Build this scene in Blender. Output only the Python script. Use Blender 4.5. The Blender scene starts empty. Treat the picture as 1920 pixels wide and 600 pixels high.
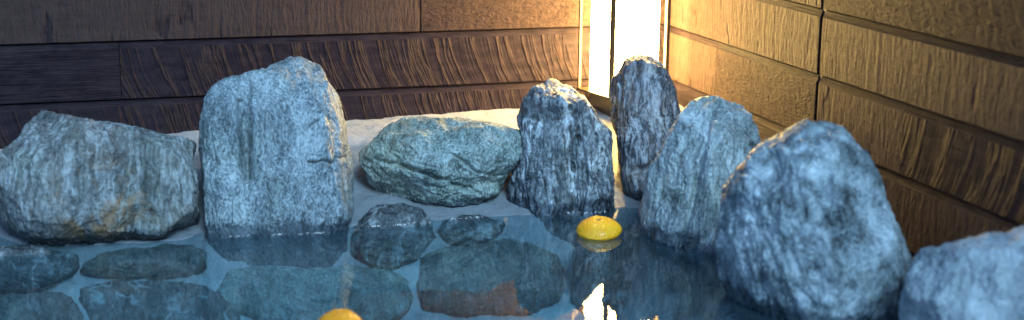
import bpy, bmesh, math, random
import numpy as np
from mathutils import Vector, Matrix

S = bpy.context.scene
SKY, SUN, SUNC, EXPO = .13, 2.9, (.40, .73, 1.), .45
COL = S.collection
R = math.radians
rng = np.random.default_rng(7)

# ------------------------------------------------------------------ helpers
def tag(o, label=None, cat=None, group=None, kind=None):
    if label: o['label'] = label
    if cat: o['category'] = cat
    if group: o['group'] = group
    if kind: o['kind'] = kind
    return o

def mesh_obj(name, verts, faces, mat, parent=None, loc=(0, 0, 0), smooth=True):
    me = bpy.data.meshes.new(name)
    me.from_pydata([tuple(map(float, v)) for v in verts] if not isinstance(verts, list) else verts, [], faces)
    me.update()
    if smooth:
        me.polygons.foreach_set('use_smooth', [True] * len(me.polygons))
    o = bpy.data.objects.new(name, me)
    if mat: me.materials.append(mat)
    COL.objects.link(o)
    o.location = loc
    if parent: o.parent = parent
    return o

def fast_mesh(name, V, F, mat, parent=None, loc=(0, 0, 0), smooth=True):
    """V (n,3) array, F (m,4) array of quads"""
    me = bpy.data.meshes.new(name)
    n, m = len(V), len(F)
    me.vertices.add(n); me.vertices.foreach_set('co', np.ascontiguousarray(V, dtype=np.float32).ravel())
    me.loops.add(m * 4); me.loops.foreach_set('vertex_index', np.ascontiguousarray(F, dtype=np.int32).ravel())
    me.polygons.add(m)
    me.polygons.foreach_set('loop_start', np.arange(0, m * 4, 4, dtype=np.int32))
    me.polygons.foreach_set('use_smooth', np.full(m, smooth))
    me.update(calc_edges=True); me.validate()
    if mat: me.materials.append(mat)
    o = bpy.data.objects.new(name, me)
    COL.objects.link(o); o.location = loc
    if parent: o.parent = parent
    return o

def empty(name, loc, rz=0):
    o = bpy.data.objects.new(name, None); COL.objects.link(o)
    o.location = loc; o.rotation_euler = (0, 0, rz); o.empty_display_size = .05
    return o

def box_bm(bm, x0, x1, y0, y1, z0, z1):
    vs = [bm.verts.new(p) for p in ((x0,y0,z0),(x1,y0,z0),(x1,y1,z0),(x0,y1,z0),(x0,y0,z1),(x1,y0,z1),(x1,y1,z1),(x0,y1,z1))]
    for f in ((0,3,2,1),(4,5,6,7),(0,1,5,4),(1,2,6,5),(2,3,7,6),(3,0,4,7)):
        bm.faces.new([vs[i] for i in f])

def bm_obj(name, bm, mat, parent=None, bevel=0.0, loc=(0, 0, 0), smooth=False):
    if bevel:
        bmesh.ops.bevel(bm, geom=bm.edges[:], offset=bevel, segments=2, affect='EDGES', profile=.6)
    me = bpy.data.meshes.new(name); bm.to_mesh(me); bm.free()
    if mat: me.materials.append(mat)
    if smooth: me.polygons.foreach_set('use_smooth', [True] * len(me.polygons))
    o = bpy.data.objects.new(name, me); COL.objects.link(o); o.location = loc
    if parent: o.parent = parent
    return o

# ---- vectorised gradient noise
_perm = rng.permutation(256); _perm = np.concatenate([_perm, _perm, _perm])
_g = rng.normal(size=(256, 3)); _g /= np.linalg.norm(_g, axis=1)[:, None]
def perlin(p):
    i = np.floor(p).astype(np.int64); f = p - i
    i &= 255
    u = f * f * f * (f * (f * 6 - 15) + 10)
    res = 0
    for dx in (0, 1):
        wx = u[:, 0] if dx else 1 - u[:, 0]
        for dy in (0, 1):
            wy = u[:, 1] if dy else 1 - u[:, 1]
            for dz in (0, 1):
                wz = u[:, 2] if dz else 1 - u[:, 2]
                h = _perm[_perm[_perm[i[:, 0] + dx] + i[:, 1] + dy] + i[:, 2] + dz]
                g = _g[h]
                d = g[:, 0] * (f[:, 0] - dx) + g[:, 1] * (f[:, 1] - dy) + g[:, 2] * (f[:, 2] - dz)
                res = res + wx * wy * wz * d
    return res * 1.6
def fbm(p, oct=4, lac=2.03, gain=.5):
    s = 0; a = 1
    for k in range(oct):
        s = s + a * perlin(p + k * 17.3); p = p * lac; a *= gain
    return s
def ridged(p, oct=4, lac=2.03, gain=.5):
    s = 0; a = 1
    for k in range(oct):
        s = s + a * (1 - np.abs(perlin(p + k * 11.7)) * 2); p = p * lac; a *= gain
    return s

# ------------------------------------------------------------------ node helpers
class NT:
    def __init__(self, name):
        self.m = bpy.data.materials.new(name); self.m.use_nodes = True
        self.t = self.m.node_tree; self.t.nodes.clear()
        self.out = self.t.nodes.new('ShaderNodeOutputMaterial')
    def n(self, typ, **kw):
        nd = self.t.nodes.new('ShaderNode' + typ)
        for k, v in kw.items(): setattr(nd, k, v)
        return nd
    def link(self, a, b): self.t.links.new(a, b)
    def setin(self, sock, v):
        if hasattr(v, 'links') or isinstance(v, bpy.types.NodeSocket): self.link(v, sock)
        else: sock.default_value = v
    def math(self, op, a, b=None, c=None, clamp=False):
        nd = self.n('Math', operation=op, use_clamp=clamp)
        self.setin(nd.inputs[0], a)
        if b is not None: self.setin(nd.inputs[1], b)
        if c is not None: self.setin(nd.inputs[2], c)
        return nd.outputs[0]
    def vmath(self, op, a, b=None):
        nd = self.n('VectorMath', operation=op)
        self.setin(nd.inputs[0], a)
        if b is not None: self.setin(nd.inputs[1], b)
        return nd.outputs[0]
    def mapping(self, vec, scale=(1, 1, 1), rot=(0, 0, 0), loc=(0, 0, 0)):
        nd = self.n('Mapping'); self.link(vec, nd.inputs[0])
        nd.inputs['Scale'].default_value = scale; nd.inputs['Rotation'].default_value = rot; nd.inputs['Location'].default_value = loc
        return nd.outputs[0]
    def noise(self, vec, scale=1, detail=4, rough=.5, dist=0, typ='FBM', color=False):
        nd = self.n('TexNoise', noise_dimensions='3D', noise_type=typ)
        self.link(vec, nd.inputs['Vector'])
        nd.inputs['Scale'].default_value = scale; nd.inputs['Detail'].default_value = detail
        nd.inputs['Roughness'].default_value = rough; nd.inputs['Distortion'].default_value = dist
        return nd.outputs['Color' if color else 'Fac']
    def ramp(self, fac, stops, interp='LINEAR'):
        nd = self.n('ValToRGB'); self.link(fac, nd.inputs[0]); cr = nd.color_ramp; cr.interpolation = interp
        while len(cr.elements) < len(stops): cr.elements.new(.5)
        for e, (p, c) in zip(cr.elements, stops):
            e.position = p; e.color = (c, c, c, 1) if not isinstance(c, tuple) else (*c, 1)
        return nd.outputs[0]
    def mix(self, fac, a, b, blend='MIX'):
        nd = self.n('Mix', data_type='RGBA', blend_type=blend)
        self.setin(nd.inputs[0], fac); self.setin(nd.inputs[6], a); self.setin(nd.inputs[7], b)
        return nd.outputs[2]
    def maprange(self, v, a, b, c=0., d=1., smooth=False):
        nd = self.n('MapRange', interpolation_type='SMOOTHSTEP' if smooth else 'LINEAR')
        self.setin(nd.inputs[0], v)
        for i, x in enumerate((a, b, c, d)): self.setin(nd.inputs[1 + i], x)
        return nd.outputs[0]
    def bump(self, h, strength, dist, normal=None):
        nd = self.n('Bump'); self.setin(nd.inputs['Strength'], strength); nd.inputs['Distance'].default_value = dist
        self.link(h, nd.inputs['Height'])
        if normal is not None: self.link(normal, nd.inputs['Normal'])
        return nd.outputs[0]
    def bsdf(self, color, rough, normal=None, spec=.5, **kw):
        b = self.n('BsdfPrincipled')
        self.setin(b.inputs['Base Color'], color); self.setin(b.inputs['Roughness'], rough)
        self.setin(b.inputs['Specular IOR Level'], spec)
        if normal is not None: self.link(normal, b.inputs['Normal'])
        for k, v in kw.items(): self.setin(b.inputs[k], v)
        self.link(b.outputs[0], self.out.inputs['Surface'])
        return b

def rgb(*c): return (*c, 1)

# ------------------------------------------------------------------ materials
def rock_material(name, dark, mid, light, streak_w=.5, speck_w=.5, blotch_w=.3, line_w=.3, vein=0., green=.2, rust=0., rot=(0, 0, 0), streak=.2, scale=1., seed=0., wetline=True, gloss=.42, bumpy=1., speck=260., rust_at=None):
    T = NT(name)
    tc = T.n('TexCoord').outputs['Object']
    base = T.mapping(tc, loc=(seed, seed * .7, -seed))
    warp = T.noise(base, 9 * scale, 3, .55, color=True)
    wv = T.vmath('MULTIPLY', T.vmath('SUBTRACT', warp, (.5, .5, .5)), (.05, .05, .05))
    p = T.vmath('ADD', base, wv)
    M = lambda x, k: T.math('MULTIPLY', x, k)
    A = lambda x, y: T.math('ADD', x, y)
    C = lambda x: T.math('SUBTRACT', x, .5)
    g = T.mapping(p, rot=rot, scale=(1, 1, streak))
    gl = T.mapping(p, rot=rot, scale=(1, 1, .07))
    gf = T.mapping(p, rot=rot, scale=(1, 1, .5))
    n1 = T.noise(g, 34 * scale, 8, .66, .2)            # foliation streaks
    nl = T.noise(gl, 110 * scale, 3, .6)               # fine long lines
    n2 = T.noise(gf, speck, 3, .65)                    # grain
    n3 = T.noise(base, 7 * scale, 4, .55)
    n4 = T.noise(g, 11 * scale, 4, .55, .6)            # patches
    tone = A(.5, A(A(M(C(n1), streak_w), M(C(n2), speck_w)), A(M(C(n4), blotch_w), M(C(nl), line_w))))
    c = T.ramp(tone, [(.36, dark), (.49, mid), (.56, tuple(.6 * x + .4 * y for x, y in zip(mid, light))), (.66, light)])
    gm = T.ramp(n3, [(.47, 0.), (.62, 1.)])
    c = T.mix(M(gm, green), c, T.mix(T.maprange(tone, .38, .64), rgb(.045, .07, .055), rgb(.38, .43, .32)))
    if vein:
        v = T.noise(T.mapping(p, rot=rot, scale=(1, 1, .10)), 20 * scale, 3, .5, .5)
        vm = T.ramp(T.math('ABSOLUTE', C(v)), [(.0, 1.), (.018, .6), (.04, 0.)])
        vm2 = M(vm, T.ramp(T.noise(base, 14, 4, .6), [(.46, 0.), (.56, 1.)]))
        c = T.mix(M(vm2, vein), c, T.mix(n2, rgb(.40, .43, .44), rgb(.80, .82, .82)))
    if rust:
        rm = T.ramp(T.noise(base, 9, 6, .7, .6), [(.54, 0.), (.66, 1.)])
        if rust_at:
            dv = T.n('VectorMath', operation='DISTANCE'); T.link(tc, dv.inputs[0]); dv.inputs[1].default_value = rust_at[:3]
            rm = T.math('MULTIPLY', T.ramp(T.noise(base, 13, 6, .7, .6), [(.44, 0.), (.58, 1.)]), T.maprange(dv.outputs['Value'], rust_at[3] * .4, rust_at[3], 1., .12, True))
        c = T.mix(M(rm, rust), c, T.mix(n2, rgb(.10, .045, .018), rgb(.42, .23, .09)))
    # narrow dark cracks following the foliation
    vo = T.n('TexVoronoi', feature='DISTANCE_TO_EDGE'); T.link(T.mapping(p, rot=rot, scale=(1, 1, .38)), vo.inputs['Vector']); vo.inputs['Scale'].default_value = 17 * scale
    crack = T.math('MAXIMUM', T.ramp(vo.outputs[0], [(.0, 0.), (.03, 1.)]), T.ramp(T.noise(base, 6, 3, .5), [(.52, 1.), (.60, 0.)]))
    rough = T.maprange(n2, .35, .7, gloss + .22, gloss - .12)
    if wetline:
        pos = T.n('NewGeometry').outputs['Position']
        sep = T.n('SeparateXYZ'); T.link(pos, sep.inputs[0])
        zz = A(sep.outputs[2], A(M(C(T.noise(base, 20, 5, .65)), .075), M(C(n2), .02)))
        wet = T.maprange(zz, .018, .036, 1., 0., True)
        c = T.mix(wet, c, T.mix(1., c, rgb(.26, .29, .33), 'MULTIPLY'))
        rough = T.math('SUBTRACT', rough, M(wet, .28), clamp=True)
    h = A(A(M(n1, .9), M(n2, .16)), A(M(nl, .25), M(crack, .14)))
    nrm = T.bump(h, 1., .012 * bumpy)
    T.bsdf(c, rough, nrm, .6)
    return T.m

def wood_material(name='wood_siding_board'):
    """dark stained sawn boards; uv = metres along the board / up; attributes kind, rnd per board"""
    T = NT(name)
    uv = T.n('UVMap'); uv.uv_map = 'UVMap'
    sep = T.n('SeparateXYZ'); T.link(uv.outputs[0], sep.inputs[0]); u, v = sep.outputs[0], sep.outputs[1]
    kind = T.n('Attribute'); kind.attribute_name = 'kind'; kind = kind.outputs['Fac']
    rnd = T.n('Attribute'); rnd.attribute_name = 'rnd'; rnd = rnd.outputs['Fac']
    def vec(a, b, c):
        nd = T.n('CombineXYZ'); T.setin(nd.inputs[0], a); T.setin(nd.inputs[1], b); T.setin(nd.inputs[2], c); return nd.outputs[0]
    off = T.math('MULTIPLY', rnd, 37.)
    M = lambda a, k: T.math('MULTIPLY', a, k)
    A = lambda a, b: T.math('ADD', a, b)
    low = T.noise(vec(M(u, 5.), M(v, 9.), off), 1, 3, .5)
    # horizontal grain
    grain = T.noise(vec(M(u, 9.), M(v, 190.), off), 1, 5, .6, .4)
    # arc saw marks: curved ridges
    vv = T.math('SUBTRACT', .14, v)
    s = A(u, A(M(vv, .10), M(T.math('POWER', vv, 2.), 1.5)))
    s = A(s, M(T.math('SUBTRACT', low, .5), .010))
    arc1 = T.noise(vec(M(s, 22.), M(v, 2.), off), 1, 4, .6)
    arc2 = T.noise(vec(M(s, 210.), M(v, 10.), off), 1, 2, .5)
    ridge = T.ramp(T.math('ABSOLUTE', T.math('SUBTRACT', arc1, .5)), [(.0, 1.), (.02, .5), (.06, 0.)])
    arc = A(M(arc1, .9), A(M(arc2, .25), M(ridge, .6)))
    # straight vertical saw marks, broken
    s2 = A(u, M(T.math('SUBTRACT', low, .5), .02))
    vs1 = T.noise(vec(M(s2, 75.), M(v, 7.), off), 1, 5, .65)
    vs2 = T.noise(vec(M(u, 120.), M(v, 45.), off), 1, 4, .6)
    crk = T.ramp(T.noise(vec(M(s2, 30.), M(v, 6.), A(off, 5.)), 1, 2, .5, .6), [(.30, 0.), (.37, 1.)])
    vsaw = A(M(vs1, 1.1), A(M(vs2, .8), M(crk, .55)))
    # hacked, bark-like
    bk = T.noise(vec(M(u, 90.), M(v, 150.), off), 1, 5, .62, .8)
    bk2 = T.noise(vec(M(A(u, M(v, .35)), 48.), M(v, 30.), off), 1, 3, .55)
    bark = A(M(bk, 1.6), M(bk2, 1.2))
    is1 = T.math('COMPARE', kind, 1., .25); is2 = T.math('COMPARE', kind, 2., .25); is3 = T.math('COMPARE', kind, 3., .25); is0 = T.math('COMPARE', kind, 0., .25)
    h = A(A(M(arc, is1), M(bark, is2)), A(M(vsaw, is3), M(A(M(grain, 1.), M(low, .5)), is0)))
    h = A(h, M(grain, .16))
    fine = T.noise(vec(M(u, 260.), M(v, 700.), off), 1, 3, .6)
    h = A(h, M(fine, .10))
    # colour: brown-black stain worn a little on the high parts
    tone = T.noise(vec(M(u, 22.), M(v, 60.), off), 1, 5, .65)
    c = T.mix(T.maprange(tone, .3, .7), rgb(*WOOD_D), rgb(*WOOD_L))
    c = T.mix(M(T.math('SUBTRACT', rnd, .5), .5), c, rgb(*WOOD_L))
    worn = T.maprange(h, .9, 1.6)
    c = T.mix(M(worn, .3), c, rgb(*WOOD_W))
    nrm = T.bump(h, 1., .006)
    T.bsdf(c, T.maprange(fine, .3, .7, .58, .46), nrm, .035)
    return T.m
WOOD_D = (.0120, .0090, .0130); WOOD_L = (.036, .0245, .0285); WOOD_W = (.128, .079, .058)

def mortar_material():
    T = NT('pale_mortar')
    tc = T.n('NewGeometry').outputs['Position']
    at = T.n('Attribute'); at.attribute_name = 'damp_shade'
    n1 = T.noise(tc, 9, 5, .6); n2 = T.noise(tc, 90, 5, .7); n3 = T.noise(T.mapping(tc, scale=(1, 1, .4)), 25, 5, .65, .5)
    c = T.mix(n1, rgb(.27, .27, .27), rgb(.38, .375, .37))
    c = T.mix(T.ramp(n3, [(.5, 0.), (.72, .6)]), c, rgb(.19, .192, .195))
    damp_shade = T.math('ADD', at.outputs['Fac'], T.math('MULTIPLY', T.math('SUBTRACT', n3, .5), .5))
    dm = T.maprange(damp_shade, .40, .60, 0., 1., True)
    c = T.mix(dm, c, T.mix(1., c, rgb(.60, .63, .66), 'MULTIPLY'))  # colour darkened for recess shade between the rocks as well as damp
    h = T.math('ADD', T.math('MULTIPLY', n3, .8), T.math('MULTIPLY', n2, .4))
    rough = T.math('SUBTRACT', T.maprange(n2, .3, .7, .62, .45), T.math('MULTIPLY', dm, .14))
    T.bsdf(c, rough, T.bump(h, 1., .007), .45)
    return T.m

def water_material():
    T = NT('clear_bath_water')
    pos = T.n('NewGeometry').outputs['Position']
    w1 = T.noise(T.mapping(pos, scale=(1, .6, 1)), 7, 1, .4)
    w2 = T.noise(T.mapping(pos, scale=(1, .45, 1), rot=(0, 0, .3)), 30, 2, .5)
    h = T.math('ADD', T.math('MULTIPLY', w1, 1.), T.math('MULTIPLY', w2, .30))
    nrm = T.bump(h, 1., WAVE)
    fr = T.n('Fresnel'); fr.inputs[0].default_value = 1.33; T.link(nrm, fr.inputs['Normal'])
    gl = T.n('BsdfGlossy'); gl.inputs['Roughness'].default_value = .02; T.link(nrm, gl.inputs['Normal']); gl.inputs[0].default_value = rgb(1, 1, 1)
    tr = T.n('BsdfTransparent'); tr.inputs[0].default_value = rgb(*WATER_TINT)
    milk = T.n('BsdfDiffuse'); milk.inputs[0].default_value = rgb(.38, .56, .62)
    mm = T.n('MixShader'); mm.inputs[0].default_value = MILK; T.link(tr.outputs[0], mm.inputs[1]); T.link(milk.outputs[0], mm.inputs[2])
    mx = T.n('MixShader'); T.link(fr.outputs[0], mx.inputs[0]); T.link(mm.outputs[0], mx.inputs[1]); T.link(gl.outputs[0], mx.inputs[2])
    T.link(mx.outputs[0], T.out.inputs['Surface'])
    va = T.n('VolumeAbsorption'); va.inputs['Color'].default_value = rgb(*ABS_COL); va.inputs['Density'].default_value = ABS_DEN
    T.link(va.outputs[0], T.out.inputs['Volume'])
    return T.m
WAVE = .0009; WATER_TINT = (.80, .93, .98); MILK = .038; ABS_COL = (.42, .80, .88); ABS_DEN = 1.6

def simple(name, col, rough=.5, spec=.5, noise=.0, nscale=80, metal=0., bump=.0):
    T = NT(name)
    tc = T.n('TexCoord').outputs['Object']
    n = T.noise(tc, nscale, 4, .6)
    c = T.mix(n, rgb(*[x * (1 - noise) for x in col]), rgb(*[x * (1 + noise) for x in col]))
    T.bsdf(c, rough, T.bump(n, 1., bump) if bump else None, spec, Metallic=metal)
    return T.m

def paper_material():
    T = NT('lit_paper_shade')
    e = T.n('Emission'); e.inputs[0].default_value = rgb(*LAMP_COL); e.inputs[1].default_value = LAMP
    T.link(e.outputs[0], T.out.inputs['Surface'])
    return T.m
LAMP_COL = (1., .655, .205); LAMP = 70.

def peel_material(name, c1, c2):
    T = NT(name)
    tc = T.n('TexCoord').outputs['Object']
    n = T.noise(tc, 40, 4, .6)
    vo = T.n('TexVoronoi', feature='SMOOTH_F1'); T.link(tc, vo.inputs['Vector']); vo.inputs['Scale'].default_value = 420
    pit = T.ramp(vo.outputs[0], [(.1, 0.), (.5, 1.)])
    c = T.mix(T.ramp(n, [(.35, 0.), (.7, 1.)]), rgb(*c1), rgb(*c2))
    sp = T.ramp(T.noise(tc, 210, 3, .6), [(.66, 0.), (.72, .55)])
    c = T.mix(sp, c, rgb(.42, .20, .02))
    h = T.math('ADD', T.math('MULTIPLY', pit, 1.), T.math('MULTIPLY', T.noise(tc, 90, 3, .5), 1.2))
    b = T.bsdf(c, .3, T.bump(h, .8, .0014), .5)
    b.inputs['Subsurface Weight'].default_value = .08; b.inputs['Subsurface Radius'].default_value = (1, .5, .1); b.inputs['Subsurface Scale'].default_value = .006
    return T.m

# ------------------------------------------------------------------ rock builder
SHAPES = {
 'R1': ((-1.37, -0.45, 0.112), ((0.9998, -0.0197, 0.0), (0.0046, 0.2324, 0.9726), (-0.0192, -0.9724, 0.2324)),
   [(-0.1926, 0.0061), (-0.1767, 0.0558), (-0.1626, 0.0693), (-0.1446, 0.0826), (-0.1366, 0.0883), (-0.1298, 0.1083), (-0.1152, 0.13), (-0.0954, 0.1373), (-0.0646, 0.1309), (0.0012, 0.1115), (0.07, 0.095), (0.1298, 0.0807), (0.1721, 0.0703), (0.1859, 0.0602), (0.1845, -0.0047), (0.1836, -0.0991), (0.1724, -0.1172), (0.1393, -0.1244), (0.0583, -0.1282), (-0.0016, -0.1303), (-0.0705, -0.1307), (-0.1188, -0.1253), (-0.1393, -0.1107), (-0.1654, -0.0967), (-0.1856, -0.0792), (-0.1952, -0.0442)]),
 'R2': ((-1.03, -0.445, 0.128), ((0.9903, -0.1392, 0.0), (0.0313, 0.2225, 0.9744), (-0.1356, -0.9649, 0.2247)),
   [(-0.1431, 0.0358), (-0.1413, 0.0675), (-0.1327, 0.1181), (-0.1206, 0.1454), (-0.0931, 0.165), (-0.0459, 0.1738), (-0.0111, 0.1818), (-0.0035, 0.1913), (0.0188, 0.1995), (0.0347, 0.2056), (0.058, 0.2053), (0.0936, 0.1898), (0.1079, 0.166), (0.119, 0.1422), (0.1323, 0.1205), (0.139, 0.0882), (0.1421, 0.0451), (0.1506, -0.0002), (0.1551, -0.0326), (0.1533, -0.1036), (0.1397, -0.1321), (0.1368, -0.1643), (0.1354, -0.218), (0.1252, -0.2821), (-0.0022, -0.2875), (-0.1064, -0.2725), (-0.1258, -0.2187), (-0.1305, -0.1603), (-0.1373, -0.1019), (-0.1396, -0.0277)]),
 'R3': ((-0.676, -0.395, 0.097), ((0.9674, -0.2531, 0.0), (0.0572, 0.2185, 0.9742), (-0.2466, -0.9424, 0.2258)),
   [(-0.1667, 0.0197), (-0.1589, 0.0399), (-0.1455, 0.0511), (-0.1153, 0.0714), (-0.0784, 0.0872), (-0.0414, 0.0906), (0.0394, 0.0885), (0.1137, 0.0785), (0.1634, 0.064), (0.1792, 0.0471), (0.1803, 0.0324), (0.1634, -0.0048), (0.1409, -0.042), (0.1341, -0.06), (0.1138, -0.0826), (0.0823, -0.0949), (0.0272, -0.0971), (-0.0346, -0.0925), (-0.0839, -0.0801), (-0.1276, -0.0678), (-0.1544, -0.042), (-0.1645, -0.0139)]),
 'R4': ((-0.425, -0.445, 0.082), ((0.9422, -0.335, 0.0), (0.0766, 0.2154, 0.9735), (-0.3261, -0.9173, 0.2286)),
   [(-0.0896, 0.0979), (-0.0802, 0.139), (-0.0636, 0.1654), (-0.0138, 0.1743), (0.0171, 0.1635), (0.0493, 0.1391), (0.0692, 0.1099), (0.0889, 0.0865), (0.1051, 0.0698), (0.1091, 0.0415), (0.1101, -0.0096), (0.1141, -0.0968), (0.1128, -0.1456), (0.1005, -0.214), (-0.0069, -0.2277), (-0.081, -0.218), (-0.1019, -0.1389), (-0.1088, -0.0765), (-0.1039, -0.0366), (-0.0867, 0.0092), (-0.0761, 0.0492), (-0.0869, 0.0774)]),
 'R5': ((-0.223, -0.42, 0.147), ((0.9208, -0.39, 0.0), (0.0788, 0.1861, 0.9794), (-0.3819, -0.9018, 0.2021)),
   [(-0.0756, 0.1027), (-0.0555, 0.1253), (-0.0479, 0.1429), (-0.0298, 0.1538), (0.0014, 0.1546), (0.0248, 0.146), (0.0428, 0.1257), (0.0613, 0.0891), (0.0741, 0.049), (0.0822, 0.0145), (0.0792, -0.0667), (0.0696, -0.1599), (0.0439, -0.219), (-0.0083, -0.2151), (-0.0365, -0.1696), (-0.0462, -0.1233), (-0.0513, -0.0711), (-0.059, -0.0131), (-0.0709, 0.0307), (-0.0758, 0.0736)]),
 'R6': ((-0.223, -0.73, 0.113), ((0.9031, -0.4294, 0.0), (0.1, 0.2103, 0.9725), (-0.4176, -0.8783, 0.2328)),
   [(-0.1267, -0.0781), (-0.1215, -0.0501), (-0.1062, 0.0133), (-0.0862, 0.0407), (-0.0692, 0.0871), (-0.0497, 0.124), (-0.0317, 0.1458), (-0.007, 0.1574), (0.0184, 0.153), (0.0313, 0.144), (0.0648, 0.141), (0.0778, 0.1299), (0.087, 0.1092), (0.1015, 0.0855), (0.1121, 0.0575), (0.1251, -0.0051), (0.1286, -0.089), (0.1279, -0.1942), (0.0948, -0.2697), (0.0224, -0.2843), (-0.0423, -0.2457), (-0.0897, -0.174), (-0.1152, -0.1222)]),
 'R7': ((-0.215, -1.16, 0.13), ((0.8663, -0.4995, 0.0), (0.13, 0.2255, 0.9655), (-0.4823, -0.8364, 0.2603)),
   [(-0.1589, 0.007), (-0.1524, 0.049), (-0.1385, 0.0886), (-0.1088, 0.1227), (-0.0662, 0.1509), (-0.0296, 0.1704), (0.0015, 0.173), (0.0334, 0.1602), (0.0725, 0.127), (0.0996, 0.0842), (0.1179, 0.0412), (0.1357, 0.0046), (0.15, -0.0321), (0.1612, -0.0609), (0.1703, -0.1139), (0.1692, -0.1855), (0.1221, -0.2701), (0.009, -0.2897), (-0.0654, -0.2421), (-0.1293, -0.1746), (-0.1556, -0.1033), (-0.1628, -0.0486)]),
 'R8': ((-0.105, -1.5, 0.113), ((0.7998, -0.6003, 0.0), (0.175, 0.2332, 0.9566), (-0.5742, -0.765, 0.2915)),
   [(-0.1289, -0.0393), (-0.122, -0.0016), (-0.1137, 0.0298), (-0.1072, 0.0453), (-0.0976, 0.0529), (-0.0805, 0.0547), (-0.0396, 0.0696), (0.0128, 0.0872), (0.0416, 0.0982), (0.0827, 0.1016), (0.1286, 0.0863), (0.1537, 0.0494), (0.1721, -0.043), (0.1603, -0.1229), (0.0455, -0.1703), (-0.062, -0.1693), (-0.123, -0.1042)]),
 'S1': ((-1.5091, -0.5433, -0.0306), ((1.0, 0.0, -0.0), (0.0, 0.5145, 0.8575), (0.0, -0.8575, 0.5145)),
   [(-0.0851, 0.0454), (-0.0457, 0.05), (0.0131, 0.0376), (0.0628, 0.0292), (0.0925, 0.0202), (0.0933, -0.0021), (0.0804, -0.0176), (0.0498, -0.0293), (0.0096, -0.0389), (-0.0298, -0.0409), (-0.0879, -0.0305)]),
 'S2': ((-1.2972, -0.5463, -0.0355), ((1.0, 0.0, -0.0), (0.0, 0.5145, 0.8575), (0.0, -0.8575, 0.5145)),
   [(-0.1217, -0.0076), (-0.1055, 0.011), (-0.0688, 0.0281), (-0.017, 0.033), (0.0558, 0.0306), (0.103, 0.0269), (0.1223, 0.0151), (0.1155, -0.0161), (0.0826, -0.0326), (0.0199, -0.034), (-0.072, -0.0251)]),
 'S3': ((-1.2753, -0.6012, -0.1271), ((1.0, 0.0, -0.0), (0.0, 0.5145, 0.8575), (0.0, -0.8575, 0.5145)),
   [(-0.1427, 0.0515), (-0.1368, 0.0674), (-0.0956, 0.0803), (-0.0239, 0.0787), (0.0479, 0.0658), (0.0889, 0.0533), (0.129, 0.0273), (0.1477, -0.0024), (0.1549, -0.042), (0.1301, -0.0838), (-0.0548, -0.0762), (-0.1221, -0.0265)]),
 'S4': ((-1.5046, -0.5983, -0.1221), ((1.0, 0.0, -0.0), (0.0, 0.5145, 0.8575), (0.0, -0.8575, 0.5145)),
   [(-0.0931, 0.0666), (-0.0543, 0.0675), (0.0042, 0.0591), (0.0537, 0.0569), (0.0732, 0.0475), (0.0913, 0.0132), (0.0982, -0.0415), (0.0375, -0.0675), (-0.0975, -0.054)]),
 'S5': ((-0.98, -0.5932, -0.1136), ((1.0, 0.0, -0.0), (0.0, 0.5145, 0.8575), (0.0, -0.8575, 0.5145)),
   [(-0.1971, 0.0457), (-0.1764, 0.0643), (-0.1116, 0.0691), (-0.0253, 0.0608), (0.0741, 0.056), (0.1511, 0.0391), (0.1877, 0.0127), (0.2004, -0.0234), (0.1736, -0.0557), (0.1153, -0.0732), (0.0053, -0.0685), (-0.1008, -0.0472), (-0.1618, -0.0136), (-0.1906, 0.0226)]),
 'S6': ((-0.8066, -0.5359, -0.0181), ((1.0, 0.0, -0.0), (0.0, 0.5145, 0.8575), (0.0, -0.8575, 0.5145)),
   [(-0.0984, -0.0277), (-0.0833, 0.0065), (-0.0561, 0.046), (-0.0253, 0.0642), (0.0208, 0.0633), (0.0597, 0.0485), (0.0791, 0.0181), (0.0834, -0.0122), (0.0535, -0.0457), (0.0111, -0.0624), (-0.0355, -0.0703), (-0.0619, -0.054)]),
 'S7': ((-0.6458, -0.538, -0.0216), ((1.0, 0.0, -0.0), (0.0, 0.5145, 0.8575), (0.0, -0.8575, 0.5145)),
   [(-0.0684, 0.0065), (-0.0483, 0.0255), (-0.0113, 0.0361), (0.0239, 0.0324), (0.0751, 0.0128), (0.0662, -0.0073), (0.0395, -0.0259), (-0.0093, -0.0353), (-0.049, -0.0238)]),
 'S8': ((-0.6158, -0.5923, -0.1122), ((1.0, 0.0, -0.0), (0.0, 0.5145, 0.8575), (0.0, -0.8575, 0.5145)),
   [(-0.1411, 0.0712), (-0.0762, 0.0768), (-0.0179, 0.0722), (0.0314, 0.0828), (0.09, 0.0722), (0.1462, 0.0422), (0.1689, 0.016), (0.1547, -0.0191), (0.1311, -0.053), (0.0791, -0.078), (-0.0039, -0.0787), (-0.095, -0.0621), (-0.156, -0.0449), (-0.1588, -0.0039), (-0.1441, 0.0301)]),
 'S9': ((-0.3522, -0.6007, -0.1262), ((1.0, 0.0, -0.0), (0.0, 0.5145, 0.8575), (0.0, -0.8575, 0.5145)),
   [(-0.0767, 0.0737), (-0.0271, 0.0883), (0.053, 0.1146), (0.0837, 0.1085), (0.093, 0.0541), (0.1069, -0.0089), (0.1042, -0.0577), (0.0728, -0.0913), (0.0154, -0.0981), (-0.0684, -0.0843), (-0.1049, -0.0391), (-0.0957, 0.0325)]),
 'S11': ((-0.3463, -1.0675, -0.0518), ((0.229, -0.9734, 0.0), (0.4837, 0.1138, 0.8678), (-0.8447, -0.1988, 0.4969)),
   [(-0.1051, -0.0176), (-0.0965, 0.0255), (-0.0295, 0.0462), (0.0373, 0.0393), (0.1011, 0.0217), (0.1416, -0.0075), (0.1226, -0.0569), (-0.0013, -0.1012), (-0.0789, -0.0719)]),
}


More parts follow.
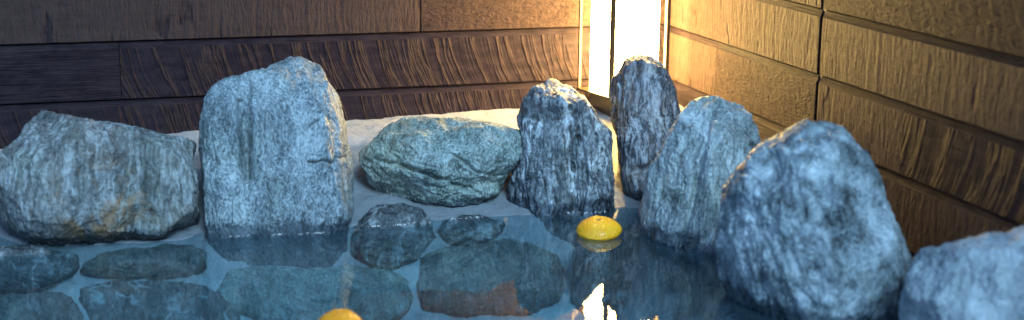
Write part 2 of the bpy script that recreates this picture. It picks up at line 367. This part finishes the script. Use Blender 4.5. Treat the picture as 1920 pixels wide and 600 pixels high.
def cube_sphere(n):
    lin = np.tan(np.linspace(-1, 1, n + 1) * math.pi / 4)
    a, b = np.meshgrid(lin, lin, indexing='ij')
    V = []; F = []
    one = np.ones_like(a)
    base = 0
    for P in ((one, a, b), (-one, b, a), (b, one, a), (a, -one, b), (a, b, one), (b, a, -one)):
        p = np.stack([q.ravel() for q in P], 1); V.append(p)
        i, j = np.meshgrid(np.arange(n), np.arange(n), indexing='ij'); k = (i * (n + 1) + j).ravel() + base
        F.append(np.stack([k, k + n + 1, k + n + 2, k + 1], 1)); base += (n + 1) ** 2
    V = np.concatenate(V); F = np.concatenate(F)
    V /= np.linalg.norm(V, axis=1)[:, None]
    key = np.round(V, 6); _, idx, inv = np.unique(key, axis=0, return_index=True, return_inverse=True)
    return V[idx], inv.reshape(-1)[F]
_cs = {}

def star_radius(outline, theta):
    pts = np.array(outline)
    nxt = np.roll(pts, -1, 0)
    d = np.stack([np.cos(theta), np.sin(theta)], 1)
    best = np.full(len(theta), 0.)
    for a, b in zip(pts, nxt):
        e = b - a
        den = d[:, 0] * e[1] - d[:, 1] * e[0]
        den = np.where(np.abs(den) < 1e-12, 1e-12, den)
        t = (a[0] * e[1] - a[1] * e[0]) / den
        s = (a[0] * d[:, 1] - a[1] * d[:, 0]) / den
        ok = (t > 0) & (s >= -1e-6) & (s <= 1 + 1e-6)
        best = np.where(ok & (t > best), t, best)
    return best

def make_rock(key, name, mat, label, front, back, n=100, power=3., facets=(), grain=(0, 0, 0), amp=1., seed=0., group=None, bumps=(), fold=.0, cat='rock', chip=22, chip_d=.95, cracks=(), sink=0.):
    loc, (rr, up, tv), outline = SHAPES[key]
    rr, up, tv = map(np.array, (rr, up, tv))
    loc = tuple(np.array(loc) - sink * tv)
    if n not in _cs: _cs[n] = cube_sphere(n)
    D, F = _cs[n]
    x, y, z = D[:, 0], D[:, 1], D[:, 2]
    th = np.arange(0, 721) / 720 * 2 * math.pi - math.pi
    rad = star_radius(outline, th)
    k = np.array([1, 2, 3, 2, 1.]); k /= k.sum()
    rad = np.convolve(np.concatenate([rad[-3:-1], rad, rad[1:3]]), k, 'valid')
    theta = np.arctan2(y, x); rt = np.interp(theta, th, rad)
    s = np.sqrt(x * x + y * y); c = np.abs(z)
    kk = (s ** power + c ** power) ** (-1 / power)
    U = np.cos(theta) * rt * s * kk; W = np.sin(theta) * rt * s * kk
    Z = np.where(z > 0, front, back) * z * kk
    L = np.stack([U, W, Z], 1)
    # planar cleavage faces
    for fx in facets:
        nx, ny, nz, off = fx[:4]; hard = fx[4] if len(fx) > 4 else .9
        nn = np.array([nx, ny, nz], float); nn /= np.linalg.norm(nn)
        o = off + .006 * fbm(L * 16 + seed + off * 91, 3)
        d = L @ nn - o
        L = L - nn * (np.maximum(d, 0) * hard)[:, None]
    rs = np.random.default_rng(int(seed * 10) + 5)
    for _ in range(chip):
        nn = rs.normal(size=3); nn[2] = abs(nn[2]) * .9 + .45; nn /= np.linalg.norm(nn)
        h_ = L @ nn; o = np.percentile(h_, 99.7) * rs.uniform(chip_d - .06, chip_d + .04) + .003 * fbm(L * 20 + seed + _, 2)
        L = L - nn * (np.maximum(h_ - o, 0) * .94)[:, None]
    # local swellings / hollows (u, v, radius_u, radius_v, height toward viewer)
    for bu, bv, ru, rv, hh in bumps:
        e = np.exp(-((L[:, 0] - bu) / ru) ** 2 - ((L[:, 1] - bv) / rv) ** 2)
        L[:, 2] += hh * e * (z > -.2)
    for pl, wd, dp in cracks:
        uvp = L[:, :2] + .004 * np.stack([fbm(L * 30 + seed, 2), fbm(L * 30 + seed + 9, 2)], 1)
        dist = np.full(len(L), 9.)
        for p0, p1 in zip(pl[:-1], pl[1:]):
            p0, p1 = np.array(p0), np.array(p1); e = p1 - p0
            t = np.clip(((uvp - p0) @ e) / (e @ e), 0, 1); dist = np.minimum(dist, np.linalg.norm(uvp - p0 - t[:, None] * e, axis=1))
        L[:, 2] -= dp * np.exp(-(dist / wd) ** 2) * (z > -.1)
    # rough schist surface
    E = Matrix.Rotation(grain[2], 3, 'Z') @ Matrix.Rotation(grain[1], 3, 'Y') @ Matrix.Rotation(grain[0], 3, 'X')
    Q = L @ np.array(E)
    q = Q + .012 * np.stack([fbm(L * 11 + seed + 3, 2), fbm(L * 11 + seed + 31, 2), fbm(L * 11 + seed + 57, 2)], 1)
    a = q * np.array([1, .28, 1])
    nrm = L / np.maximum(np.linalg.norm(L / np.array([1, 1, .6]), axis=1), 1e-6)[:, None]
    nrm /= np.linalg.norm(nrm, axis=1)[:, None]
    disp = .0055 * fbm(L * 12 + seed, 3) + .0028 * (ridged(a * 30 + seed, 3) - .9) + .0022 * fbm(a * 75 + seed, 3) + .0016 * fbm(q * 150 + seed, 2)
    st = q @ np.array([1., .05, .2]); stp = fbm(np.stack([q[:, 0] * 22, q[:, 1] * 4, q[:, 2] * 9], 1) + seed + 7, 2)
    disp += fold * .007 * (np.floor(stp * 3 + .5) / 3 - .0)
    L = L + nrm * (disp * amp)[:, None]
    Wd = L[:, 0:1] * rr + L[:, 1:2] * up + L[:, 2:3] * tv
    o = fast_mesh(name, Wd, F, mat, loc=loc)
    tag(o, label, cat, group)
    return o

# ------------------------------------------------------------------ basin: ledge, mortar face and pool bed as one sheet
CONTOUR = [(-3.4, -.25), (-1.62, -.40), (-1.56, -.42), (-1.498, -.50), (-1.364, -.525), (-1.236, -.53), (-1.19, -.50), (-1.17, -.52), (-.93, -.525),
           (-.845, -.51), (-.736, -.52), (-.567, -.52), (-.48, -.525), (-.342, -.53), (-.265, -.53), (-.26, -.60), (-.24, -.74), (-.20, -.87),
           (-.18, -.98), (-.16, -1.1), (-.10, -1.25), (-.08, -1.42), (-.20, -1.7), (-.42, -2.2), (-.5, -4.6)]
def contour_sd(P):
    poly = np.array(CONTOUR); best = np.full(len(P), 1e9)
    for a, b in zip(poly[:-1], poly[1:]):
        e = b - a; t = np.clip(((P - a) @ e) / (e @ e), 0, 1)
        best = np.minimum(best, np.linalg.norm(P - a - t[:, None] * e, axis=1))
    full = np.concatenate([poly, [(-3.4, -4.6)]]); inside = np.zeros(len(P), bool)
    for a, b in zip(full, np.roll(full, -1, 0)):
        cnd = (a[1] > P[:, 1]) != (b[1] > P[:, 1])
        xi = (b[0] - a[0]) * (P[:, 1] - a[1]) / (b[1] - a[1] + 1e-12) + a[0]
        inside ^= cnd & (P[:, 0] < xi)
    return np.where(inside, -best, best)

def wall_height(P):
    x, y = P[:, 0], P[:, 1]
    zb = np.interp(x, [-3.4, -1.564, -1.152, -.81, -.379, 0], [.075, .083, .10, .108, .119, .128])
    zr = np.interp(-y, [0, .108, .157, 1.11, 4.6], [.132, .132, .122, .052, .03])
    wb = 1 / (np.abs(y) + .05); wr = 1 / (np.abs(x) + .05)
    return (zb * wb + zr * wr) / (wb + wr)

xs = np.unique(np.concatenate([np.arange(-3.4, -1.75, .05), np.arange(-1.75, .0201, .0085)]))
ys = np.unique(np.concatenate([np.arange(-4.6, -1.7, .05), np.arange(-1.7, .0201, .0085)]))
gx, gy = np.meshgrid(xs, ys, indexing='ij'); GP = np.stack([gx.ravel(), gy.ravel()], 1)
sd = contour_sd(GP)
lump = fbm(np.concatenate([GP * 9, np.zeros((len(GP), 1))], 1), 3); fine_ = fbm(np.concatenate([GP * 38, np.zeros((len(GP), 1)) + 5], 1), 3)
sd2 = sd + .012 * lump
hw = wall_height(GP)
t_ = np.clip(sd2 / .34, 0, 1); rise = t_ ** 1.2
zz = np.where(sd2 > 0, hw * rise, np.maximum(1.65 * sd2, -.62))
zz = zz + .004 * lump * np.clip(sd / .1, -1, 1) ** 2 + .0022 * fine_
i, j = np.meshgrid(np.arange(len(xs) - 1), np.arange(len(ys) - 1), indexing='ij'); kq = (i * len(ys) + j).ravel()
BF = np.stack([kq, kq + len(ys), kq + len(ys) + 1, kq + 1], 1)
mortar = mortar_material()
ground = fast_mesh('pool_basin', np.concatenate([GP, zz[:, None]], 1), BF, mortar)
damp_shade = np.clip((.345 - sd2) / .08, 0, 1) * (1 - .55 * np.clip(-sd2 / .05, 0, 1))     # damp mortar with shade painted in, from the lamplit ledge down to the water
at = ground.data.attributes.new('damp_shade', 'FLOAT', 'POINT'); at.data.foreach_set('value', damp_shade.astype(np.float32))
tag(ground, kind='structure')

# ------------------------------------------------------------------ water
bm = bmesh.new(); box_bm(bm, -3.38, -.002, -4.55, -.05, -.9, 0.)
water_mat = water_material()
water = tag(bm_obj('water', bm, water_mat), kind='structure')

# ------------------------------------------------------------------ siding walls
wood = wood_material()
dark_back = simple('dark_backing', (.012, .010, .010), .8)
def siding(name, rows, along, length, label, top=.84):
    """rows: list of (z0, z1, [(u_end, kind, rnd), ...]) ; u runs from the corner outwards"""
    V = []; F = []; UV = []; KD = []; RN = []
    prof_d = .016
    def put(u, z, d): return (-u, -d, z) if along == 'x' else (-d, -u, z)
    for z0, z1, segs in rows:
        u0 = 0.
        for (u1, kd, rn, gap) in segs:
            a, b = u0 + (.0005 if u0 else 0), u1 - gap
            prof = [(z0 + .0028, 0.), (z0 + .0028, prof_d - .0015), (z0 + .0043, prof_d), (z1 - .0135, prof_d), (z1 - .0115, prof_d - .0022), (z1, prof_d - .0065), (z1, 0.)]
            nseg = max(1, int((b - a) / .25)); us = np.linspace(a, b, nseg + 1)
            base = len(V)
            for u in us:
                for (z, d) in prof: V.append(put(u, z, d))
            m = len(prof)
            for s_ in range(nseg):
                for q in range(m - 1):
                    i0 = base + s_ * m + q
                    f = (i0, i0 + m, i0 + m + 1, i0 + 1) if along != 'x' else (i0, i0 + 1, i0 + m + 1, i0 + m)
                    F.append(f)
                    for vi in f:
                        u_, = (us[(vi - base) // m],); z_, d_ = prof[(vi - base) % m]
                        UV.append((u_, z_ - z0)); 
                    KD.append(kd if q == 2 else 0.); RN.append(rn)
            for s_, flip in ((0, 0), (nseg, 1)):
                f = tuple(base + s_ * m + q for q in range(m)); f = f if flip ^ (along != 'x') else f[::-1]
                F.append(f); UV += [(us[s_], prof[(vi - base) % m][0] - z0) for vi in f]; KD.append(0.); RN.append(rn)
            u0 = u1
    me = bpy.data.meshes.new(name); me.from_pydata(V, [], F); me.update(); me.validate()
    uvl = me.uv_layers.new(name='UVMap'); uvl.data.foreach_set('uv', np.array(UV, dtype=np.float32).ravel())
    for nm, arr in (('kind', KD), ('rnd', RN)):
        at = me.attributes.new(nm, 'FLOAT', 'FACE'); at.data.foreach_set('value', np.array(arr, dtype=np.float32))
    me.materials.append(wood)
    o = bpy.data.objects.new(name, me); COL.objects.link(o)
    tag(o, label, 'wall')
    bm = bmesh.new()
    if along == 'x': box_bm(bm, -length, .1, .0, .1, -.2, top)
    else: box_bm(bm, .0, .1, -length, -.002, -.2, top - .002)
    bm_obj('backing', bm, dark_back, o)
    o.location = (0, .016, 0) if along == 'x' else (.016, 0, 0)
    return o
Z0 = .44
def rowset(spec, length, seed):
    rr_ = random.Random(seed); out = []
    for k in range(3, -4, -1):
        z0 = Z0 - .13 + .13 * k
        segs = spec.get(k)
        if segs is None:
            cut = .5 + .5 * rr_.random(); segs = [(cut, rr_.choice((1., 2., 3.)), rr_.random(), .002), (cut + .9, rr_.choice((0., 1., 3.)), rr_.random(), .002), (length, rr_.choice((0., 3.)), rr_.random(), .002)]
        out.append((z0, z0 + .13, segs))
    return out
back_spec = {0: [(.62, 2., .35, .0025), (1.9, 3., .55, .002), (3.4, 0., .2, .002)],
             -1: [(1.303, 1., .62, .0012), (3.4, 0., .15, .002)],
             -2: [(3.4, 1., .83, .002)]}
right_spec = {1: [(.765, 3., .71, .0108), (2.1, 2., .33, .002), (4.6, 3., .1, .002)],
              0: [(.765, 3., .48, .0108), (1.9, 3., .93, .002), (4.6, 1., .5, .002)],
              -1: [(.296, 3., .66, .0006), (.765, 2., .27, .0108), (1.069, 3., .77, .0006), (4.6, 1., .52, .002)],
              -2: [(.765, 0., .9, .0108), (4.6, 3., .37, .002)]}
back_wall = siding('back_wall', rowset(back_spec, 3.4, 3), 'x', 3.4, 'dark brown wood siding wall behind the left rocks, running left from the lantern')
right_wall = siding('side_wall', rowset(right_spec, 4.6, 5), 'y', 4.6, 'dark brown wood siding wall on the right with a vertical sealed joint')
bm = bmesh.new(); box_bm(bm, -.0090, -.0005, -.7657, -.7540, -.1, .83)
bm_obj('joint_strip', bm, simple('blue_black_sealant', (.012, .02, .035), .55), right_wall)

# ------------------------------------------------------------------ standing lantern
bronze = simple('dark_bronze_frame', (.075, .048, .026), .36, .5, .15, 60, metal=.2)
near = np.array([-.213, -.190]); un = np.array([-.033, .146]); vn = np.array([.160, .034])
LZ = .125; RZ = .166; TZ = .66
lan = empty('standing_lantern', (*(near + .5 * un + .5 * vn), LZ), math.atan2(vn[1], vn[0]))
tag(lan, 'tall lit paper lantern with a dark bronze frame standing in the wall corner', 'lantern')
w, d = np.linalg.norm(vn), np.linalg.norm(un)
hw_, hd_ = w / 2, d / 2
pw = .0095
bm = bmesh.new(); box_bm(bm, -hw_ + .020, hw_ - .020, -hd_ + .004, hd_ - .03, -.04, RZ - LZ - .0005)
bm_obj('plinth', bm, bronze, lan, .0015)
bm = bmesh.new()
r0, r1 = RZ - LZ, RZ - LZ + .006
box_bm(bm, -hw_, hw_, -hd_, hd_, r0, r1)
bm_obj('base_plate', bm, bronze, lan, .001)
for sx in (-1, 1):
    for sy in (-1, 1):
        x = sx * (hw_ - pw / 2 - .0002); y = sy * (hd_ - pw / 2 - .0002); q = pw / 2 if (sx, sy) in ((-1, -1), (1, -1)) else pw * .33
        bm = bmesh.new(); box_bm(bm, x - q, x + q, y - q, y + q, r1 + .0003, TZ - LZ)
        bm_obj('post', bm, bronze, lan, .0006)
bm = bmesh.new(); box_bm(bm, -hw_ - .006, hw_ + .006, -hd_ - .006, hd_ + .006, TZ - LZ + .0003, TZ - LZ + .02)
bm_obj('roof_cap', bm, bronze, lan, .002)
bm = bmesh.new(); box_bm(bm, -hw_ + .0135, hw_ - .0225, -hd_ + .0125, hd_ - .038, r1 + .0004, TZ - LZ - .004)
bm_obj('paper_shade', bm, paper_material(), lan, .0015)

# ------------------------------------------------------------------ rocks round the edge
G = 'boulders set round the pool edge'
m1 = rock_material('schist_rust_grey', (.036,.038,.037), (.125,.126,.118), (.36,.37,.36), .5, .3, .4, .5, vein=.35, green=.3, rust=.85, rot=(0, .16, 0), streak=.16, seed=1.3, gloss=.42, rust_at=(.0, -.10, -.030, .12))
m2 = rock_material('schist_pale_blue_grey', (.040,.052,.058), (.168,.202,.212), (.44,.48,.49), .4, .65, .3, .25, vein=.1, green=.25, rot=(0, .05, 0), streak=.3, seed=4.1, gloss=.5)
m3 = rock_material('schist_green_grey', (.05,.07,.062), (.21,.255,.235), (.47,.53,.50), .5, .65, .3, .15, vein=.1, green=.55, rust=.12, rot=(0, 1.2, .3), streak=.4, seed=7.7, gloss=.5)
m4 = rock_material('schist_dark_striped', (.014,.016,.020), (.078,.087,.097), (.36,.38,.395), .42, .35, .3, .6, vein=.9, green=.1, rust=.08, rot=(.1, -.06, 0), streak=.12, seed=2.9, gloss=.42, bumpy=.7)
m5 = rock_material('schist_dark_lined', (.014,.015,.019), (.070,.074,.088), (.33,.335,.36), .22, .38, .25, 1.0, vein=.4, green=.05, rust=.25, rot=(.05, -.08, 0), streak=.09, seed=9.2, gloss=.46, bumpy=.75)
m6 = rock_material('schist_folded_pale', (.05,.06,.063), (.24,.275,.275), (.56,.60,.60), .5, .4, .35, .3, vein=.3, green=.4, rust=.18, rot=(0, -.35, .2), streak=.2, seed=5.6, gloss=.48)
m7 = rock_material('schist_mottled_wet', (.016,.022,.026), (.175,.21,.225), (.54,.59,.61), .6, .35, .55, .0, vein=.2, green=.12, rot=(0, .5, 0), streak=.8, seed=8.4, gloss=.36)
m8 = rock_material('schist_blurred_grey', (.05,.06,.068), (.24,.27,.29), (.56,.60,.62), .5, .3, .5, .2, vein=.2, green=.1, rot=(0, .1, 0), streak=.35, seed=3.3, gloss=.45, wetline=False)

make_rock('R1', 'edge_rock', m1, 'wide grey rock with rust stains and white streaks at the far left', .11, .2, 125, 3.0,
          facets=((-.55, .1, .8, .135), (.12, -.12, 1, .082), (-.3, .9, .45, .136), (.75, .05, .6, .165)), grain=(0, 0, -.16), seed=1., group=G,
          bumps=((-.02, -.06, .09, .03, .016), (-.15, .03, .04, .06, -.015)), fold=.4, chip_d=.95)
make_rock('R2', 'edge_rock', m2, 'tall broad pale grey-blue block with a flat front, the largest upright rock left of centre', .12, .2, 125, 4.2,
          facets=((-.03, -.06, 1, .083), (.02, .75, .66, .168), (-.75, 0, .66, .142), (.93, .1, .35, .142), (.25, .25, .95, .115)), grain=(0, 0, -.03), seed=2., group=G,
          bumps=((-.052, .03, .010, .075, -.032), (.09, .0, .05, .03, .006), (-.1, -.05, .04, .1, .008), (-.02, -.02, .02, .12, .005)), amp=.9, cracks=(([(.064,-.0075),(.091,-.004),(.11,-.01),(.121,0),(.15,.003)], .0028, .010), ([(-.064,.112),(-.06,.05),(-.048,-.032)], .006, .012), ([(.07,.06),(.085,.075)], .003, .008)))
make_rock('R3', 'edge_rock', m3, 'low rounded greenish grey boulder lying on its side between two upright rocks', .11, .14, 110, 2.4,
          facets=((-.1, .9, .5, .085), (.25, -.25, .95, .098), (-.5, -.4, .8, .112), (.1, .35, 1, .092)), grain=(0, 0, 1.25), seed=3., group=G,
          bumps=((.09, -.05, .07, .012, -.016), (-.06, -.02, .06, .03, .01)), fold=.7, cracks=(([(-.13,.0),(-.02,-.028),(.08,-.07)], .004, .010), ([(.03,.01),(.09,-.03),(.15,-.035)], .0035, .009)))
make_rock('R4', 'edge_rock', m4, 'dark white-striped rock with knobbed top, behind the bright yellow yuzu', .11, .16, 115, 3.6, chip=10,
          facets=((.0, .75, .7, .160), (-.6, .0, .8, .088), (.55, .1, .8, .098), (0, -.05, 1, .087)), grain=(0, 0, .03), seed=4., group=G,
          bumps=((-.02, .098, .045, .016, -.016), (.0, .13, .04, .025, .012), (.07, .03, .03, .02, .012), (-.012, -.03, .02, .12, .012), (.03, -.05, .012, .1, -.012)), fold=1., amp=1.15, cracks=(([(-.068,.094),(-.01,.088),(.05,.11)], .006, .004), ([(.04,.06),(.055,-.02),(.045,-.1)], .004, .010)))
make_rock('R5', 'edge_rock', m5, 'narrow dark upright rock directly in front of the lit lantern', .075, .115, 100, 4.4, chip=10,
          facets=((-.75, .0, .65, .076), (.35, .05, .95, .068), (.0, .9, .35, .158)), grain=(0, 0, .07), seed=5., group=G,
          bumps=((.0, .14, .05, .02, .008), (.02, -.09, .05, .015, -.014)), fold=.9)
make_rock('R6', 'edge_rock', m6, 'pale leaning rock with a ridge down its middle, right of the narrow dark rock', .16, .15, 115, 2.9,
          facets=((-.62, .05, .78, .100), (.55, .25, .8, .108), (-.05, .3, .95, .128), (-.9, 0, .4, .114)), grain=(0, 0, -.3), seed=6., group=G,
          bumps=((-.012, .0, .010, .15, -.008), (.03, .05, .05, .05, .012)), fold=.6, cracks=(([(.0105,.119),(-.01,.0),(-.04,-.143)], .006, .012),))
make_rock('R7', 'edge_rock', m7, 'big rounded rock mottled dark and pale, leaning beside the right wall', .14, .1, 115, 2.8, chip=14,
          facets=((-.65, -.15, .75, .138), (.35, .2, .9, .128), (-.2, .8, .55, .162)), grain=(0, 0, .35), seed=7., group=G,
          bumps=((-.07, .08, .03, .03, -.018), (.03, -.02, .06, .1, .012)), fold=.8, amp=1.1)
make_rock('R8', 'edge_rock', m8, 'blurred pale rock cut off by the lower right corner of the photo', .11, .1, 90, 2.8,
          facets=((-.5, .3, .8, .11), (.1, .85, .5, .085), (.1, -.1, 1, .09)), grain=(0, 0, .1), seed=8., group=G, fold=.6)

# ------------------------------------------------------------------ stones bedded in the pool wall under water
GS = 'flat stones bedded in the pool wall under water'
s1 = rock_material('pool_stone_brown', (.014,.014,.012), (.052,.049,.041), (.17,.16,.14), vein=.2, green=.4, rust=.2, rot=(0, 1.35, 0), streak=.22, seed=11., wetline=False, gloss=.35)
s2 = rock_material('pool_stone_dark', (.008,.010,.011), (.034,.039,.040), (.15,.165,.165), vein=.4, green=.15, rust=.05, rot=(0, 1.2, 0), streak=.25, seed=13., wetline=False, gloss=.3)
s3 = rock_material('pool_stone_green', (.04,.05,.045), (.11,.14,.125), (.24,.28,.255), vein=.25, green=.4, rust=.1, rot=(0, 1.0, 0), streak=.25, seed=15., wetline=False, gloss=.4)
STN = [('S1', s2, 'dark flat stone under water at the left edge, below the rust-stained rock'),
       ('S2', s1, 'long brownish oval stone just under the water below the right half of the rust-stained rock'),
       ('S3', s2, 'dark broad stone with pale streaks at the bottom left, under the long oval brown stone'),
       ('S4', s1, 'brownish stone in the bottom left corner under water'),
       ('S5', s3, 'large pale green stone under water below the tall broad block'),
       ('S6', s2, 'rounded dark stone half out of the water, just right of the tall broad block'),
       ('S7', s2, 'small dark oval stone at the waterline under the low rounded boulder'),
       ('S8', s1, 'big squarish dark stone under water in the middle, below the small oval stone'),
       ('S9', s2, 'deep dark upright stone under water right below the floating yuzu'),
       ('S11', s2, 'dark stone under water at the foot of the big mottled rock')]
for q, (key, mt, lab) in enumerate(STN):
    make_rock(key, 'bedded_stone', mt, lab, .028 if key != 'S7' else .022, .06, 64, 2.4, grain=(0, 0, 1.2), seed=20 + q * 3.1, group=GS, amp=1., cat='stone', sink=.007 if key in ('S6', 'S7') else .002, chip=5, chip_d=.97)

# the water climbs the wet stone in a small meniscus where a rock breaks the surface
def film_material():
    T = NT('meniscus_water')
    fr = T.n('Fresnel'); fr.inputs[0].default_value = 1.33
    gl = T.n('BsdfGlossy'); gl.inputs['Roughness'].default_value = .12
    tr = T.n('BsdfTransparent')
    mx = T.n('MixShader'); T.link(fr.outputs[0], mx.inputs[0]); T.link(tr.outputs[0], mx.inputs[1]); T.link(gl.outputs[0], mx.inputs[2])
    T.link(mx.outputs[0], T.out.inputs['Surface']); return T.m
film = film_material()
def meniscus(o):
    me = o.data; off = np.array(o.location)
    V = np.empty(len(me.vertices) * 3, np.float32); me.vertices.foreach_get('co', V); V = V.reshape(-1, 3) + off
    N = np.empty(len(V) * 3, np.float32); me.vertex_normals.foreach_get('vector', N); N = N.reshape(-1, 3)
    F = np.empty(len(me.loops), np.int32); me.loops.foreach_get('vertex_index', F); F = F.reshape(-1, 4)
    up = V[:, 2] > .0004
    sel = F[(up[F].sum(1) % 4) != 0]
    ids = {}; pts = []; segs = []
    for f in sel:
        e = []
        for k in range(4):
            a, b = int(f[k]), int(f[(k + 1) % 4])
            if up[a] != up[b]:
                key = (min(a, b), max(a, b))
                if key not in ids:
                    t = (.0004 - V[a, 2]) / (V[b, 2] - V[a, 2])
                    p = V[a] + (V[b] - V[a]) * t; n = N[a] + (N[b] - N[a]) * t; n[2] = 0; n /= max(np.linalg.norm(n), 1e-6)
                    ids[key] = len(pts); pts.append((p, n))
                e.append(ids[key])
        if len(e) == 2: segs.append(e)
    if not segs: return
    prof = [(-.0012, .0062), (.0006, .0034), (.0025, .0014), (.006, .0)]
    VV = []
    for p, n in pts:
        for d, h in prof: VV.append((p[0] + n[0] * d, p[1] + n[1] * d, .0005 + h))
    FF = []
    for i0, i1 in segs:
        if pts[i0][1][1] > .35: continue
        for q in range(3): FF.append((i0 * 4 + q, i1 * 4 + q, i1 * 4 + q + 1, i0 * 4 + q + 1))
    m = fast_mesh('meniscus', np.array(VV), np.array(FF), film, water)
    bm = bmesh.new(); bm.from_mesh(m.data); bmesh.ops.recalc_face_normals(bm, faces=bm.faces)
    for f in bm.faces:
        if f.normal.z < 0: f.normal_flip()
    bm.to_mesh(m.data); bm.free()
for o in list(COL.objects):
    if o.name.startswith('edge_rock') or o.name in ('bedded_stone.004', 'bedded_stone.005', 'bedded_stone.006'): meniscus(o)

# ------------------------------------------------------------------ floating citrus
def fruit(name, c, radius, flat, tilt, mats, label, seed):
    t = empty(name, c); tag(t, label, 'citrus fruit', 'yellow citrus floating in the bath')
    V, F = cube_sphere(40); V = V.copy()
    th = np.arctan2(V[:, 1], V[:, 0]); rxy = np.hypot(V[:, 0], V[:, 1])
    sharp = np.abs(V[:, 2]) ** 1.25 * np.sign(V[:, 2])
    z = sharp * flat - .09 * np.exp(-(rxy / .17) ** 2) * (V[:, 2] > 0) + .03 * np.exp(-((rxy - .3) / .14) ** 2) * (V[:, 2] > 0)
    rad = 1 + .018 * np.cos(th * 3 + seed) + .012 * np.cos(th * 7 + 2 * seed) * np.exp(-((rxy - .4) / .3) ** 2) + .02 * fbm(V * 2.2 + seed, 2)
    P = np.stack([V[:, 0] * rad, V[:, 1] * rad, z * rad], 1) * radius
    Rm = np.array(Matrix.Rotation(tilt[1], 3, 'Y') @ Matrix.Rotation(tilt[0], 3, 'X'))
    fast_mesh('peel', P @ Rm.T, F, mats[0], t)
    V2, F2 = cube_sphere(8); ang = np.arctan2(V2[:, 1], V2[:, 0])
    P2 = V2 * np.array([.075, .075, .03]) * (1 + .25 * np.cos(5 * ang))[:, None] + np.array([0, 0, flat - .075])
    fast_mesh('stem_end', (P2 * radius) @ Rm.T, F2, mats[1], t)
calyx = simple('dry_green_brown_calyx', (.16, .13, .05), .7, .3, .3, 300)
fruit('floating_yuzu', (-.432, -.700, .009), .0450, .55, (.10, -.08), (peel_material('yuzu_peel', (.92, .37, .004), (.95, .46, .008)), calyx), 'bright yellow yuzu floating in front of the dark striped rock', 1.)
fruit('floating_yuzu', (-1.029, -1.128, .010), .040, .72, (-.15, .1), (peel_material('orange_yuzu_peel', (.92, .28, .003), (.93, .35, .006)), calyx), 'orange-yellow yuzu floating at the bottom edge of the photo', 4.)

# ------------------------------------------------------------------ camera, light, world
f_px, yaw, pitch, roll = 2700., .3072563259543901, .22762477618383448, .012131760775626464
fw = Vector((math.sin(yaw) * math.cos(pitch), math.cos(yaw) * math.cos(pitch), -math.sin(pitch)))
r_ = Vector((math.cos(yaw), -math.sin(yaw), 0)); u_ = r_.cross(fw)
rc = r_ * math.cos(roll) + u_ * math.sin(roll); uc = -r_ * math.sin(roll) + u_ * math.cos(roll)
cam = bpy.data.objects.new('camera', bpy.data.cameras.new('camera')); COL.objects.link(cam)
M = Matrix((rc, uc, -fw)).transposed().to_4x4(); M.translation = Vector((-1.4254928970174616, -3.2593495503524395, .7834255609678138)); cam.matrix_world = M
cam.data.sensor_fit = 'HORIZONTAL'; cam.data.sensor_width = 36.; cam.data.lens = f_px / 1920 * 36
cam.data.clip_start = .05; cam.data.clip_end = 200
cam.data.dof.use_dof = True; cam.data.dof.focus_distance = 3.08; cam.data.dof.aperture_fstop = 2.4
S.camera = cam

W = bpy.data.worlds.new('World'); S.world = W; W.use_nodes = True
nt = W.node_tree; bg = nt.nodes['Background']
sky = nt.nodes.new('ShaderNodeTexSky'); sky.sky_type = 'NISHITA'; sky.sun_disc = False
SUN_DIR = Vector((.10, -.95, 1.05)).normalized()       # towards the light
sky.sun_elevation = math.asin(SUN_DIR.z); sky.sun_rotation = math.atan2(SUN_DIR.x, SUN_DIR.y)
tint = nt.nodes.new('ShaderNodeMix'); tint.data_type = 'RGBA'; tint.blend_type = 'MULTIPLY'; tint.inputs[0].default_value = 1.; tint.inputs[7].default_value = (.50, .76, 1.08, 1)
nt.links.new(sky.outputs[0], tint.inputs[6]); nt.links.new(tint.outputs[2], bg.inputs[0]); bg.inputs[1].default_value = SKY
sl = bpy.data.lights.new('sun', 'SUN'); sl.energy = SUN; sl.angle = R(22); sl.color = SUNC
so = bpy.data.objects.new('sun', sl); COL.objects.link(so)
so.rotation_euler = (-SUN_DIR).to_track_quat('-Z', 'Y').to_euler()
S.view_settings.view_transform = 'Standard'; S.view_settings.look = 'None'; S.view_settings.exposure = EXPO; S.view_settings.gamma = 1
S.cycles.max_bounces = 8; S.cycles.diffuse_bounces = 3; S.cycles.glossy_bounces = 3; S.cycles.transparent_max_bounces = 12
S.cycles.sample_clamp_indirect = 6.0
S.cycles.use_denoising = True
